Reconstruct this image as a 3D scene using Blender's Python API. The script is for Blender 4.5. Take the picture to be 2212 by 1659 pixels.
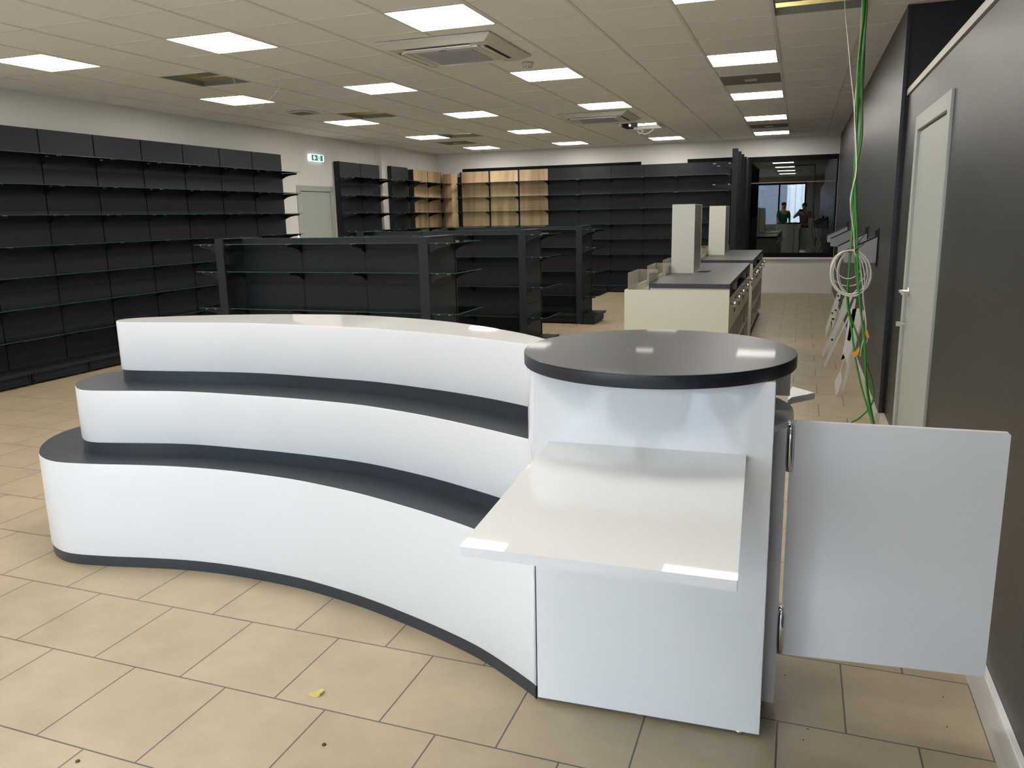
import bpy, bmesh, math, random
from mathutils import Vector, Matrix
random.seed(7)
for o in list(bpy.data.objects):
    bpy.data.objects.remove(o, do_unlink=True)
SC = bpy.context.scene
COL = SC.collection
PI = math.pi

# ------------------------------------------------------------------ camera
F_PX, YAW, PITCH, ROLL = 1683.54, -0.3485, -0.1993, -0.0197
CAM_Z = 1.5313
cyw, syw = math.cos(YAW), math.sin(YAW); cp, sp = math.cos(PITCH), math.sin(PITCH); cr, sr = math.cos(ROLL), math.sin(ROLL)
fw = Vector((syw*cp, cyw*cp, sp)); rt = Vector((cyw, -syw, 0)); up = rt.cross(fw)
r2 = cr*rt + sr*up; u2 = -sr*rt + cr*up
cam = bpy.data.cameras.new('camera'); co = bpy.data.objects.new('camera', cam); COL.objects.link(co)
M = Matrix.Identity(4)
for i in range(3):
    M[i][0] = r2[i]; M[i][1] = u2[i]; M[i][2] = -fw[i]
M[2][3] = CAM_Z
co.matrix_world = M
cam.sensor_fit = 'HORIZONTAL'; cam.sensor_width = 36.0; cam.lens = F_PX/2212*36
cam.shift_x = -8.15/2212; cam.shift_y = -23.39/2212
cam.clip_start = 0.02; cam.clip_end = 200
SC.camera = co

# ------------------------------------------------------------------ light
LIGHT_STRENGTH = 16.0
LIGHT_COLOR = (1.0, 0.96, 0.90)
SKY_COLOR = (0.80, 0.885, 0.98)
SKY_STRENGTH = 15.5
w = bpy.data.worlds.new('World'); SC.world = w; w.use_nodes = True
bgn = w.node_tree.nodes['Background']; bgn.inputs[0].default_value = (*SKY_COLOR, 1); bgn.inputs[1].default_value = SKY_STRENGTH
vs = SC.view_settings
vs.view_transform = 'Standard'; vs.look = 'None'; vs.gamma = 1; vs.exposure = 0.42; vs.use_curve_mapping = False
FRONT_Y = -2.4

# ------------------------------------------------------------------ materials
MAT = {}
def mat(name, col, rough=0.5, metal=0.0, ior=1.5, noise=0, nscale=8, bump=0, bscale=200, coat=0, vcol=None):
    if name in MAT: return MAT[name]
    m = bpy.data.materials.new(name); m.use_nodes = True; nt = m.node_tree; b = nt.nodes['Principled BSDF']
    b.inputs['Base Color'].default_value = (*col, 1); b.inputs['Roughness'].default_value = rough
    b.inputs['Metallic'].default_value = metal; b.inputs['IOR'].default_value = ior
    if coat: b.inputs['Coat Weight'].default_value = coat; b.inputs['Coat Roughness'].default_value = 0.04
    tc = nt.nodes.new('ShaderNodeTexCoord')
    if noise:
        n = nt.nodes.new('ShaderNodeTexNoise'); n.inputs['Scale'].default_value = nscale; n.inputs['Detail'].default_value = 5
        nt.links.new(tc.outputs['Object'], n.inputs['Vector'])
        mx = nt.nodes.new('ShaderNodeMix'); mx.data_type = 'RGBA'
        c2 = vcol or tuple(c*(1-noise) for c in col)
        mx.inputs[6].default_value = (*c2, 1); mx.inputs[7].default_value = (*tuple(min(1, c*(1+noise*0.6)) for c in col), 1)
        nt.links.new(n.outputs['Fac'], mx.inputs[0]); nt.links.new(mx.outputs[2], b.inputs['Base Color'])
    if bump:
        n2 = nt.nodes.new('ShaderNodeTexNoise'); n2.inputs['Scale'].default_value = bscale; n2.inputs['Detail'].default_value = 3
        nt.links.new(tc.outputs['Object'], n2.inputs['Vector'])
        bp = nt.nodes.new('ShaderNodeBump'); bp.inputs['Strength'].default_value = bump; bp.inputs['Distance'].default_value = 0.002
        nt.links.new(n2.outputs['Fac'], bp.inputs['Height']); nt.links.new(bp.outputs['Normal'], b.inputs['Normal'])
    MAT[name] = m; return m
def emis(name, col, s):
    if name in MAT: return MAT[name]
    m = bpy.data.materials.new(name); m.use_nodes = True; nt = m.node_tree
    b = nt.nodes['Principled BSDF']; b.inputs['Base Color'].default_value = (*col, 1)
    b.inputs['Emission Color'].default_value = (*col, 1); b.inputs['Emission Strength'].default_value = s
    MAT[name] = m; return m
def glassy(name, tint, ior=1.5, rough=0.02, refl=(1, 1, 1)):
    m = bpy.data.materials.new(name); m.use_nodes = True; nt = m.node_tree; nt.nodes.clear()
    out = nt.nodes.new('ShaderNodeOutputMaterial'); mx = nt.nodes.new('ShaderNodeMixShader')
    t = nt.nodes.new('ShaderNodeBsdfTransparent'); t.inputs[0].default_value = (*tint, 1)
    g = nt.nodes.new('ShaderNodeBsdfGlossy'); g.inputs['Roughness'].default_value = rough; g.inputs[0].default_value = (*refl, 1)
    f = nt.nodes.new('ShaderNodeFresnel'); f.inputs[0].default_value = ior
    nt.links.new(f.outputs[0], mx.inputs[0]); nt.links.new(t.outputs[0], mx.inputs[1]); nt.links.new(g.outputs[0], mx.inputs[2]); nt.links.new(mx.outputs[0], out.inputs[0])
    MAT[name] = m; return m
m_wall = mat('plaster_white', (0.69, 0.665, 0.62), 0.85, bump=0.15, bscale=60)
m_darkwall = mat('dark_grey_wall_paint', (0.025, 0.0245, 0.023), 0.40, bump=0.35, bscale=25, noise=0.12, nscale=1.4)
m_darklit = mat('dark_grey_wall_lightened', (0.13, 0.14, 0.145), 0.7)  # dark wall paint lightened in its colour to make up for missing light
m_tile = mat('ceiling_tile', (0.90, 0.895, 0.885), 0.9, bump=0.3, bscale=250)
m_tbar = mat('ceiling_tbar', (0.76, 0.75, 0.725), 0.7)
m_white = mat('white_gloss_laminate', (0.68, 0.68, 0.67), 0.025, bump=0.012, bscale=9)
m_whitemat = mat('white_satin_laminate', (0.66, 0.66, 0.652), 0.34)
m_cream = mat('cream_white_laminate', (0.60, 0.585, 0.49), 0.28)
m_edge = mat('white_edge_band', (0.85, 0.84, 0.80), 0.4)
m_anth = mat('anthracite_laminate', (0.027, 0.033, 0.041), 0.36, noise=0.18, nscale=30)
m_disc = mat('anthracite_top_laminate', (0.010, 0.012, 0.014), 0.40, ior=1.28, noise=0.15, nscale=20, coat=0.08)
m_rim = mat('anthracite_edge_band', (0.010, 0.014, 0.021), 0.4)
m_worktop = mat('grey_worktop_laminate', (0.050, 0.050, 0.049), 0.42, ior=1.35)
m_steel = mat('anthracite_steel', (0.0095, 0.0122, 0.0148), 0.48, ior=1.38, bump=0.1, bscale=400)
m_steel2 = mat('anthracite_steel_panel', (0.012, 0.0155, 0.019), 0.5, ior=1.38, bump=0.1, bscale=400)
m_black = mat('black_gap', (0.004, 0.004, 0.005), 0.6)
m_clip = mat('clear_plastic_clip', (0.45, 0.48, 0.46), 0.3)
m_chrome = mat('brushed_nickel', (0.75, 0.72, 0.68), 0.28, metal=1)
m_chrome2 = mat('polished_chrome', (0.7, 0.71, 0.73), 0.12, metal=1)
m_door = mat('sage_grey_door_paint', (0.36, 0.385, 0.345), 0.5)
m_frame = mat('black_window_frame', (0.004, 0.005, 0.006), 0.6, ior=1.2)
m_skirt = mat('beige_tile_skirting', (0.50, 0.47, 0.41), 0.45)
m_green = mat('green_cable_sheath', (0.045, 0.24, 0.035), 0.4)
m_wcable = mat('white_cable_sheath', (0.62, 0.60, 0.53), 0.45)
m_orange = mat('orange_tape', (0.75, 0.36, 0.03), 0.5)
m_lgrey = mat('light_grey_metal', (0.27, 0.27, 0.285), 0.42)
m_plast = mat('white_plastic', (0.68, 0.66, 0.61), 0.4)
m_plast2 = mat('grey_plastic_grille', (0.42, 0.42, 0.43), 0.6)
m_greytile = mat('grey_ceiling_diffuser', (0.20, 0.19, 0.165), 0.6)
m_wframe = mat('white_painted_board', (0.66, 0.64, 0.60), 0.35)
m_wool = mat('yellow_mineral_wool', (0.30, 0.25, 0.10), 0.95, noise=0.5, nscale=14, bump=1.0, bscale=30)
m_galv = mat('galvanised_steel', (0.16, 0.18, 0.20), 0.45, metal=0.3)
m_lamp = emis('led_panel', LIGHT_COLOR, LIGHT_STRENGTH)
m_glass = glassy('shelf_glass', (0.62, 0.70, 0.66), 1.5, 0.02)
m_gedge = mat('glass_edge_green', (0.025, 0.075, 0.058), 0.12)
m_acryl = glassy('clear_acrylic', (0.90, 0.89, 0.86), 1.5, 0.03)
def milky():
    nt = m_acryl.node_tree; out = [n for n in nt.nodes if n.type == 'OUTPUT_MATERIAL'][0]; mx = out.inputs[0].links[0].from_node
    d = nt.nodes.new('ShaderNodeBsdfDiffuse'); d.inputs[0].default_value = (0.62, 0.59, 0.49, 1); m2 = nt.nodes.new('ShaderNodeMixShader'); m2.inputs[0].default_value = 0.26
    nt.links.new(mx.outputs[0], m2.inputs[1]); nt.links.new(d.outputs[0], m2.inputs[2]); nt.links.new(m2.outputs[0], out.inputs[0])
milky()
m_smoke = mat('smoked_glass_side', (0.24, 0.225, 0.18), 0.3)
m_pane = glassy('dark_window_pane', (0.25, 0.30, 0.28), 1.95, 0.004)
m_store = glassy('storefront_glass', (0.93, 0.95, 0.96), 1.5, 0.0)
m_key = mat('black_key_fob', (0.01, 0.01, 0.01), 0.4)
m_pink = mat('pink_brown_bead', (0.22, 0.14, 0.13), 0.4)
m_debris = mat('brown_crumb', (0.06, 0.035, 0.02), 0.8)
m_tape = mat('clear_yellow_tape', (0.50, 0.42, 0.12), 0.25)

def wood():
    m = bpy.data.materials.new('oak_panel'); m.use_nodes = True; nt = m.node_tree; b = nt.nodes['Principled BSDF']
    tc = nt.nodes.new('ShaderNodeTexCoord'); mp = nt.nodes.new('ShaderNodeMapping'); mp.inputs['Scale'].default_value = (4.5, 4.5, 0.45)
    n = nt.nodes.new('ShaderNodeTexNoise'); n.inputs['Scale'].default_value = 1.6; n.inputs['Detail'].default_value = 8; n.inputs['Distortion'].default_value = 0.4
    r = nt.nodes.new('ShaderNodeValToRGB'); r.color_ramp.elements[0].position = 0.3; r.color_ramp.elements[0].color = (0.36, 0.24, 0.13, 1)
    r.color_ramp.elements[1].position = 0.7; r.color_ramp.elements[1].color = (0.66, 0.47, 0.28, 1)
    L = nt.links.new
    L(tc.outputs['Object'], mp.inputs[0]); L(mp.outputs[0], n.inputs['Vector']); L(n.outputs['Fac'], r.inputs[0]); L(r.outputs[0], b.inputs['Base Color'])
    b.inputs['Roughness'].default_value = 0.5; MAT['oak'] = m; return m
m_oak = wood()
def floor_mat():
    m = bpy.data.materials.new('beige_floor_tile'); m.use_nodes = True; nt = m.node_tree; b = nt.nodes['Principled BSDF']; L = nt.links.new
    T = 0.38802
    tc = nt.nodes.new('ShaderNodeTexCoord'); mp = nt.nodes.new('ShaderNodeMapping')
    mp.inputs['Location'].default_value = (-0.0074+40*T, -(2.6524-T)+20*T, 0)
    L(tc.outputs['Object'], mp.inputs[0])
    br = nt.nodes.new('ShaderNodeTexBrick'); br.offset = 0.5; br.offset_frequency = 2; br.squash = 1
    for k, v in (('Scale', 1.0), ('Mortar Size', 0.0027), ('Mortar Smooth', 0.0), ('Bias', 0.0), ('Brick Width', T), ('Row Height', T)): br.inputs[k].default_value = v
    br.inputs['Color1'].default_value = (0.355, 0.285, 0.190, 1); br.inputs['Color2'].default_value = (0.382, 0.307, 0.206, 1); br.inputs['Mortar'].default_value = (0.085, 0.072, 0.066, 1)
    L(mp.outputs[0], br.inputs['Vector'])
    n = nt.nodes.new('ShaderNodeTexNoise'); n.inputs['Scale'].default_value = 3.5; n.inputs['Detail'].default_value = 8; n.inputs['Roughness'].default_value = 0.65
    L(tc.outputs['Object'], n.inputs['Vector'])
    rp = nt.nodes.new('ShaderNodeMapRange'); rp.inputs[1].default_value = 0.3; rp.inputs[2].default_value = 0.7; rp.inputs[3].default_value = 0.86; rp.inputs[4].default_value = 1.08
    L(n.outputs['Fac'], rp.inputs[0])
    n3 = nt.nodes.new('ShaderNodeTexNoise'); n3.inputs['Scale'].default_value = 400; n3.inputs['Detail'].default_value = 2; L(tc.outputs['Object'], n3.inputs['Vector'])
    rp3 = nt.nodes.new('ShaderNodeMapRange'); rp3.inputs[3].default_value = 0.93; rp3.inputs[4].default_value = 1.07; L(n3.outputs['Fac'], rp3.inputs[0])
    mu = nt.nodes.new('ShaderNodeMath'); mu.operation = 'MULTIPLY'; L(rp.outputs[0], mu.inputs[0]); L(rp3.outputs[0], mu.inputs[1])
    vm = nt.nodes.new('ShaderNodeVectorMath'); vm.operation = 'SCALE'; L(br.outputs['Color'], vm.inputs[0]); L(mu.outputs[0], vm.inputs['Scale'])
    L(vm.outputs[0], b.inputs['Base Color'])
    bp = nt.nodes.new('ShaderNodeBump'); bp.inputs['Strength'].default_value = 0.6; bp.inputs['Distance'].default_value = 0.002; bp.invert = True
    L(br.outputs['Fac'], bp.inputs['Height']); L(bp.outputs[0], b.inputs['Normal'])
    b.inputs['Roughness'].default_value = 0.42
    return m
m_floor = floor_mat()

# ------------------------------------------------------------------ mesh helpers
class MB:
    def __init__(s): s.v = []; s.f = []; s.m = []; s.sm = []
    def add(s, vs, fs, mi=0, smooth=False):
        n = len(s.v); s.v += [tuple(v) for v in vs]
        for f in fs: s.f.append(tuple(i+n for i in f)); s.m.append(mi); s.sm.append(smooth)
        return s
    def box(s, x0, x1, y0, y1, z0, z1, mi=0, b=0.0):
        if x0 > x1: x0, x1 = x1, x0
        if y0 > y1: y0, y1 = y1, y0
        if z0 > z1: z0, z1 = z1, z0
        if b <= 0 or min(x1-x0, y1-y0, z1-z0) <= 2.01*b:
            vs = [(x, y, z) for z in (z0, z1) for y in (y0, y1) for x in (x0, x1)]
            return s.add(vs, [(0, 2, 3, 1), (4, 5, 7, 6), (0, 1, 5, 4), (2, 6, 7, 3), (0, 4, 6, 2), (1, 3, 7, 5)], mi)
        bm = bmesh.new(); bmesh.ops.create_cube(bm, size=1)
        for v in bm.verts: v.co = Vector(((x0+x1)/2+v.co.x*(x1-x0), (y0+y1)/2+v.co.y*(y1-y0), (z0+z1)/2+v.co.z*(z1-z0)))
        bmesh.ops.bevel(bm, geom=bm.edges[:], offset=b, segments=2, affect='EDGES', profile=0.5)
        s.add([v.co[:] for v in bm.verts], [[v.index for v in f.verts] for f in bm.faces], mi); bm.free(); return s
    def prism(s, poly, z0, z1, mi=0, side=None, top=True, bottom=True, fn=None, smooth=False):
        n = len(poly); fn = fn or (lambda a, b, z: (a, b, z))
        vs = [fn(a, b, z0) for a, b in poly]+[fn(a, b, z1) for a, b in poly]
        s.add(vs, [(i, (i+1) % n, (i+1) % n+n, i+n) for i in range(n)], mi if side is None else side, smooth)
        if top: s.add([fn(a, b, z1) for a, b in poly], [tuple(range(n))], mi)
        if bottom: s.add([fn(a, b, z0) for a, b in poly], [tuple(range(n-1, -1, -1))], mi)
        return s
    def tube(s, pts, r, mi=0, n=8, cap=True):
        pts = [Vector(p) for p in pts]; rings = []; prev = None
        rs = r if isinstance(r, (list, tuple)) else [r]*len(pts)
        for i, p in enumerate(pts):
            t = (pts[min(i+1, len(pts)-1)]-pts[max(i-1, 0)]).normalized()
            if prev is None:
                a = Vector((0, 0, 1)) if abs(t.z) < 0.9 else Vector((1, 0, 0)); u = t.cross(a).normalized()
            else:
                u = (prev - t*prev.dot(t)).normalized()
            prev = u; v = t.cross(u)
            rings.append([p+(u*math.cos(2*PI*k/n)+v*math.sin(2*PI*k/n))*rs[i] for k in range(n)])
        b = len(s.v); s.v += [tuple(q) for R in rings for q in R]
        for i in range(len(pts)-1):
            for k in range(n):
                s.f.append((b+i*n+k, b+i*n+(k+1) % n, b+(i+1)*n+(k+1) % n, b+(i+1)*n+k)); s.m.append(mi); s.sm.append(True)
        if cap:
            s.add(rings[0], [tuple(range(n-1, -1, -1))], mi); s.add(rings[-1], [tuple(range(n))], mi)
        return s
    def lathe(s, prof, c=(0, 0, 0), n=32, mi=0, axis='z', smooth=True):
        b = len(s.v)
        for r, h in prof:
            for k in range(n):
                a = 2*PI*k/n; x, y = r*math.cos(a), r*math.sin(a)
                q = {'z': (x, y, h), 'x': (h, x, y), 'y': (y, h, x)}[axis]
                s.v.append((q[0]+c[0], q[1]+c[1], q[2]+c[2]))
        for i in range(len(prof)-1):
            for k in range(n):
                s.f.append((b+i*n+k, b+i*n+(k+1) % n, b+(i+1)*n+(k+1) % n, b+(i+1)*n+k)); s.m.append(mi); s.sm.append(smooth)
        return s
    def build(s, name, mats, parent=None, bevel=0):
        me = bpy.data.meshes.new(name); me.from_pydata(s.v, [], s.f)
        if not isinstance(mats, (list, tuple)): mats = [mats]
        for m in mats: me.materials.append(m)
        for p, mi, sm in zip(me.polygons, s.m, s.sm): p.material_index = mi; p.use_smooth = sm
        me.update(); o = bpy.data.objects.new(name, me); COL.objects.link(o)
        if parent: o.parent = parent
        if bevel:
            md = o.modifiers.new('bevel', 'BEVEL'); md.width = bevel; md.segments = 2; md.limit_method = 'ANGLE'; md.angle_limit = 0.9
        return o
def tag(o, label, cat, group=None, kind=None):
    if label: o['label'] = label
    if cat: o['category'] = cat
    if group: o['group'] = group
    if kind: o['kind'] = kind
    return o
def struct(o, label, cat):
    return tag(o, label, cat, None, 'structure')
def thing(name, label, cat, loc=(0, 0, 0), rz=0, group=None):
    o = bpy.data.objects.new(name, None); COL.objects.link(o); o.location = loc; o.rotation_euler = (0, 0, rz); o.empty_display_size = 0.1
    return tag(o, label, cat, group)
def copy_tree(o, parent=None):
    c = o.copy(); COL.objects.link(c)
    if parent: c.parent = parent
    for ch in list(o.children): copy_tree(ch, c)
    return c
def catmull(P, k=6, closed=False):
    out = []; n = len(P); rng = range(n) if closed else range(n-1)
    for i in rng:
        g = (lambda j: P[j % n]) if closed else (lambda j: P[max(0, min(n-1, j))])
        p0, p1, p2, p3 = g(i-1), g(i), g(i+1), g(i+2)
        for t in range(k):
            t = t/k; out.append(tuple(0.5*((2*b)+(-a+c)*t+(2*a-5*b+4*c-d)*t*t+(-a+3*b-3*c+d)*t**3) for a, b, c, d in zip(p0, p1, p2, p3)))
    if not closed: out.append(tuple(P[-1]))
    return out

# ------------------------------------------------------------------ room constants
ZC = 2.846; XL = -7.38; YB = 15.65; XF = 0.60; XN = 0.64; YJ = 6.10; XR = 2.8
OX, OY, SX, SY = -2.6493, 4.8348, 0.6, 0.5963
def cx_(u): return OX+u*SX
def cy_(v): return OY+v*SY

# floor
struct(MB().box(XL-0.2, XR+0.2, FRONT_Y-0.2, YB+0.2, -0.06, 0).build('floor', m_floor), 'beige square tiles laid half-bond over the whole shop floor', 'floor')
# ceiling tiles with open cells, as one structure
HOLES = [(-5, 2), (-5, 7), (-5, 12), (4, 1)]
LIGHTS = [(u, v) for v in (-8, -4, 0, 4, 8, 12, 16) for u in (-6, -3, 0, 3)]
GREY = [(-6, 14), (3, 6), (3, 14)]
openc = set(HOLES) | set(LIGHTS) | set(GREY)
cm = MB(); gb = MB()
u0, u1, v0, v1 = -8, 9, -15, 19
for u in range(u0, u1):
    for v in range(v0, v1):
        xa, xb, ya, yb = cx_(u), cx_(u+1), cy_(v), cy_(v+1)
        xa, xb, ya, yb = max(xa, XL), min(xb, XR), max(ya, FRONT_Y), min(yb, YB)
        if xb <= xa or yb <= ya or (u, v) in openc: continue
        cm.box(xa, xb, ya, yb, ZC+0.004, ZC+0.02)
struct(cm.build('ceiling', m_tile), 'suspended ceiling of pale mineral fibre tiles', 'ceiling')
for u in range(u0+1, u1):
    x = cx_(u)
    if XL < x < XR: gb.box(x-0.012, x+0.012, FRONT_Y, YB, ZC-0.001, ZC+0.03)
for v in range(v0, v1+1):
    y = cy_(v)
    if FRONT_Y < y < YB: gb.box(XL, XR, y-0.006, y+0.006, ZC+0.001, ZC+0.03)
gb.box(XL, XL+0.02, FRONT_Y, YB, ZC-0.002, ZC+0.01).box(XL, XF, YB-0.02, YB, ZC-0.002, ZC+0.01)
struct(gb.build('trim_1', m_tbar), 'off-white grid rails holding the ceiling tiles', 'ceiling grid')
struct(MB().box(XL-0.2, XR+0.2, FRONT_Y-0.2, YB+0.2, 3.30, 3.36).build('trim_2', m_wool), 'yellow mineral wool layer above the suspended ceiling', 'insulation')
# missing-tile surrounds: galvanised rims around the four open cells
hr = MB()
for (u, v) in HOLES:
    xa, xb, ya, yb = cx_(u)+0.012, cx_(u+1)-0.012, cy_(v)+0.006, cy_(v+1)-0.006
    hr.box(xa, xb, yb-0.004, yb, ZC+0.0, ZC+0.05); hr.box(xa, xb, ya, ya+0.004, ZC+0.0, ZC+0.05)
    hr.box(xa, xa+0.004, ya, yb, ZC, ZC+0.05); hr.box(xb-0.004, xb, ya, yb, ZC, ZC+0.05)
    hr.box(xa-0.1, xb+0.1, yb+0.05, yb+0.09, ZC+0.1, ZC+0.14)
struct(hr.build('trim_3', m_galv), 'galvanised steel rims around the missing ceiling tiles', 'ceiling opening')

# walls
wl = MB().box(XL-0.15, XL, FRONT_Y-0.2, 10.58, 0, 3.3).box(XL-0.15, XL, 11.48, YB+0.2, 0, 3.3).box(XL-0.15, XL, 10.58, 11.48, 2.0, 3.3).box(XL-0.16, XL-0.12, 10.58, 11.48, 0, 2.0)
wl.box(XL, -7.262, 13.02, 13.95, 0, ZC)
struct(wl.build('wall_left', m_wall), 'long off-white plaster wall behind the left shelving, with a shallow pillar', 'wall')
# back wall with three dark window openings
WIN = [(-6.80, -2.99, 0.9, 2.52), (-2.10, -1.08, 0.9, 2.53), (-1.00, 0.595, 0.665, 2.515)]
wb = MB(); xs = XL-0.15
for (a, b, z0, z1) in WIN:
    wb.box(xs, a, YB, YB+0.18, 0, 3.3); wb.box(a, b, YB, YB+0.18, 0, z0); wb.box(a, b, YB, YB+0.18, z1, 3.3); xs = b
wb.box(xs, XR+0.2, YB, YB+0.18, 0, 3.3)
struct(wb.build('wall_back', m_wall), 'off-white plaster wall at the far end of the shop', 'wall')
names = ['long dark window strip behind the oak and grey back shelving', 'short dark window strip right of the long one on the back wall', 'large dark window at the far right with the shop mirrored in its glass']
for i, (a, b, z0, z1) in enumerate(WIN):
    t = struct(thing('window_%d' % (i+1), None, None, ((a+b)/2, YB, z0)), names[i], 'window')
    cxw = (a+b)/2
    f = MB(); W = (b-a)/2; H = z1-z0; th = 0.085
    f.box(-W, W, 0.0, 0.08, 0, th).box(-W, W, 0.0, 0.08, H-th, H).box(-W, -W+th, 0, 0.08, th, H-th).box(W-0.03, W, 0, 0.08, th, H-th)
    f.build('window_frame', m_frame, t)
    MB().box(-W+th, W-0.03, 0.03, 0.036, th, H-th).build('window_pane', m_pane, t)
    MB().box(-W, W, 0.16, 0.17, 0, H).build('dark_backing', m_frame, t)  # added black sheet, stands for the darkness behind the glass
    if i == 2:
        MB().box(-W+th, W-0.03, 0.015, 0.034, 1.370, 1.384).build('glazing_bar', m_pink, t)
        MB().box(-W-0.0, W, -0.03, 0.0, -0.035, -0.008).build('window_sill', m_wall, t)
# right walls
wr = MB().box(XF, XR, YJ, YB+0.2, 0, 3.3)
struct(wr.build('wall_right', [m_darkwall]), 'dark grey painted wall on the far right, running to the back of the shop', 'wall')
wn = MB()
DY0, DY1, DZ = 4.25, 5.46, 2.07
wn.box(XN, XN+0.12, FRONT_Y, DY0+0.06, 0, 2.265).box(XN, XN+0.12, DY1-0.06, YJ-0.002, 0, 2.265).box(XN, XN+0.12, DY0+0.06, DY1-0.06, DZ-0.06, 2.265)
struct(wn.build('wall_right_near', m_darkwall), 'lower dark grey partition wall around the pale green door, nearest on the right', 'wall')
struct(MB().box(XN-0.012, XN+0.12, FRONT_Y, YJ-0.03, 2.272, 2.31, 0).build('trim_4', m_skirt), 'beige capping strip along the top of the near dark partition', 'trim')
struct(MB().box(XR, XR+0.15, FRONT_Y, YJ, 0, 3.3).build('wall_right_outer', m_wall), 'off-white outer wall behind the near dark partition', 'wall')
struct(MB().box(XN+0.12, XR, FRONT_Y, YJ, 2.0, 2.2).build('trim_5', m_darklit), 'dark lid of the small room behind the near partition', 'trim')
struct(MB().box(XF-0.002, XF+0.02, YJ-0.022, YJ-0.002, 0.07, ZC).build('trim_6', m_anth), 'black corner bead where the far dark wall steps forward', 'trim')
# skirtings
struct(MB().box(XN-0.05, XN-0.001, FRONT_Y, DY0, 0, 0.058).box(XN-0.016, XN-0.001, FRONT_Y, DY0, 0.058, 0.068, 1).box(XN-0.03, XN-0.001, DY1, YJ-0.03, 0, 0.07).build('baseboard_right_near', [m_skirt, m_edge]), 'pale tile skirting with a white bead along the near dark partition', 'baseboard')
struct(MB().box(XF-0.022, XF-0.001, YJ-0.01, YB, 0, 0.07).box(XF-0.022, XN, YJ-0.03, YJ-0.01, 0, 0.07).build('baseboard_right', m_skirt), 'pale tile skirting along the far dark wall', 'baseboard')
struct(MB().box(-1.0, XF-0.023, YB-0.015, YB-0.001, 0, 0.09).box(XL, -7.0, YB-0.015, YB-0.001, 0, 0.09).build('baseboard_back', m_wall), 'off-white skirting under the big back window', 'baseboard')
struct(MB().box(XL+0.001, XL+0.015, 10.05, 10.50, 0, 0.09).box(XL+0.001, XL+0.015, 11.56, 13.0, 0, 0.09).build('baseboard_left', m_wall), 'off-white skirting beside the green door on the left wall', 'baseboard')

# front wall with the shop window behind the camera
SW = (-4.5, 0.15, 0.05, 2.60)
wf = MB().box(XL-0.15, SW[0], FRONT_Y-0.2, FRONT_Y, 0, 3.3).box(SW[1], XR+0.2, FRONT_Y-0.2, FRONT_Y, 0, 3.3).box(SW[0], SW[1], FRONT_Y-0.2, FRONT_Y, SW[3], 3.3).box(SW[0], SW[1], FRONT_Y-0.2, FRONT_Y, 0, SW[2])
struct(wf.build('wall_front', m_wall), 'front wall of the shop around the street window, behind the viewer', 'wall')
t = struct(thing('window_4', None, None, ((SW[0]+SW[1])/2, FRONT_Y-0.05, SW[2])), 'shop-front window behind the viewer, seen as a bright reflection in the far window', 'window')
W = (SW[1]-SW[0])/2; H = SW[3]-SW[2]
f = MB().box(-W, W, -0.04, 0.04, 0, 0.06).box(-W, W, -0.04, 0.04, H-0.06, H)
for x in (-W, -W/2+0.3, 0.35, W-1.05, W-0.06): f.box(x, x+0.06, -0.04, 0.04, 0.06, H-0.06)
f.build('window_frame', m_frame, t)
MB().box(-W+0.06, W-0.06, -0.004, 0.004, 0.06, H-0.06).build('window_pane', m_store, t)
# street outside
struct(MB().box(-25, 20, -16, FRONT_Y-0.2, -0.1, -0.04).build('ground', mat('asphalt', (0.16, 0.16, 0.165), 0.9, noise=0.3, nscale=6)), 'grey paving outside the shop window', 'ground')
bt = thing('warehouse', 'white corrugated warehouse with grey shutters across the street, mirrored in the far window', 'building', (-1.5, -13.0, -0.04))
m_corr = mat('white_corrugated_sheet', (0.72, 0.76, 0.80), 0.6); m_shut = mat('grey_roller_shutter', (0.17, 0.19, 0.235), 0.6)
b_ = MB()
for k in range(60):
    x = -9+k*0.3; b_.box(x, x+0.26, -0.05, 0, 0, 6.5)
b_.box(-9, 9, -0.4, -0.05, 0, 6.5); b_.build('wall_cladding', m_corr, bt)
MB().box(-2.4, 0.75, 0.0, 0.06, 0, 3.2).build('roller_shutter', m_shut, bt)
MB().box(-7.4, -3.0, 0.0, 0.06, 0, 3.2).build('roller_shutter', m_shut, bt)

# ------------------------------------------------------------------ doors
def door(name, w, h, loc, rz, label, furn, hinge_left):
    t = struct(thing(name, None, None, loc, rz), label, 'door'); W = w/2
    fr = MB().box(-W, -W+0.085, -0.014, 0.05, 0.0, h).box(W-0.085, W, -0.014, 0.05, 0, h).box(-W+0.085, W-0.085, -0.014, 0.05, h-0.085, h)
    fr.build('door_frame', m_door, t, 0.003)
    MB().box(-W+0.088, W-0.088, 0.004, 0.044, 0.006, h-0.093).build('door_leaf', m_door, t)
    s = -1 if hinge_left else 1
    for z in (h*0.21, h*0.5, h*0.83):
        hb = MB().lathe([(0, -0.06), (0.007, -0.06), (0.007, 0.06), (0, 0.06)], (s*(W-0.088), -0.006, z), 12); hb.build('hinge', m_chrome, t)
    if furn:
        x = -s*(W-0.155)
        hd = MB().lathe([(0, 0), (0.026, 0), (0.026, 0.008), (0.011, 0.010), (0.011, 0.052), (0, 0.052)], (x, 0, 1.03), 20, 0, 'y')
        for i in range(len(hd.v)): hd.v[i] = (hd.v[i][0], 0.004-hd.v[i][1], hd.v[i][2])
        hd.tube([(x, -0.046, 1.03), (x+s*0.13, -0.046, 1.03)], 0.010, 0, 12); hd.build('door_handle', m_chrome, t)
        lk = MB().box(x-0.022, x+0.022, -0.006, 0.004, 0.80, 0.86, 0, 0.002).tube([(x, -0.004, 0.83), (x, -0.03, 0.83)], 0.006).box(x-0.003, x+0.003, -0.055, -0.03, 0.815, 0.845)
        lk.build('lock', m_chrome, t)
    return t
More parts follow.
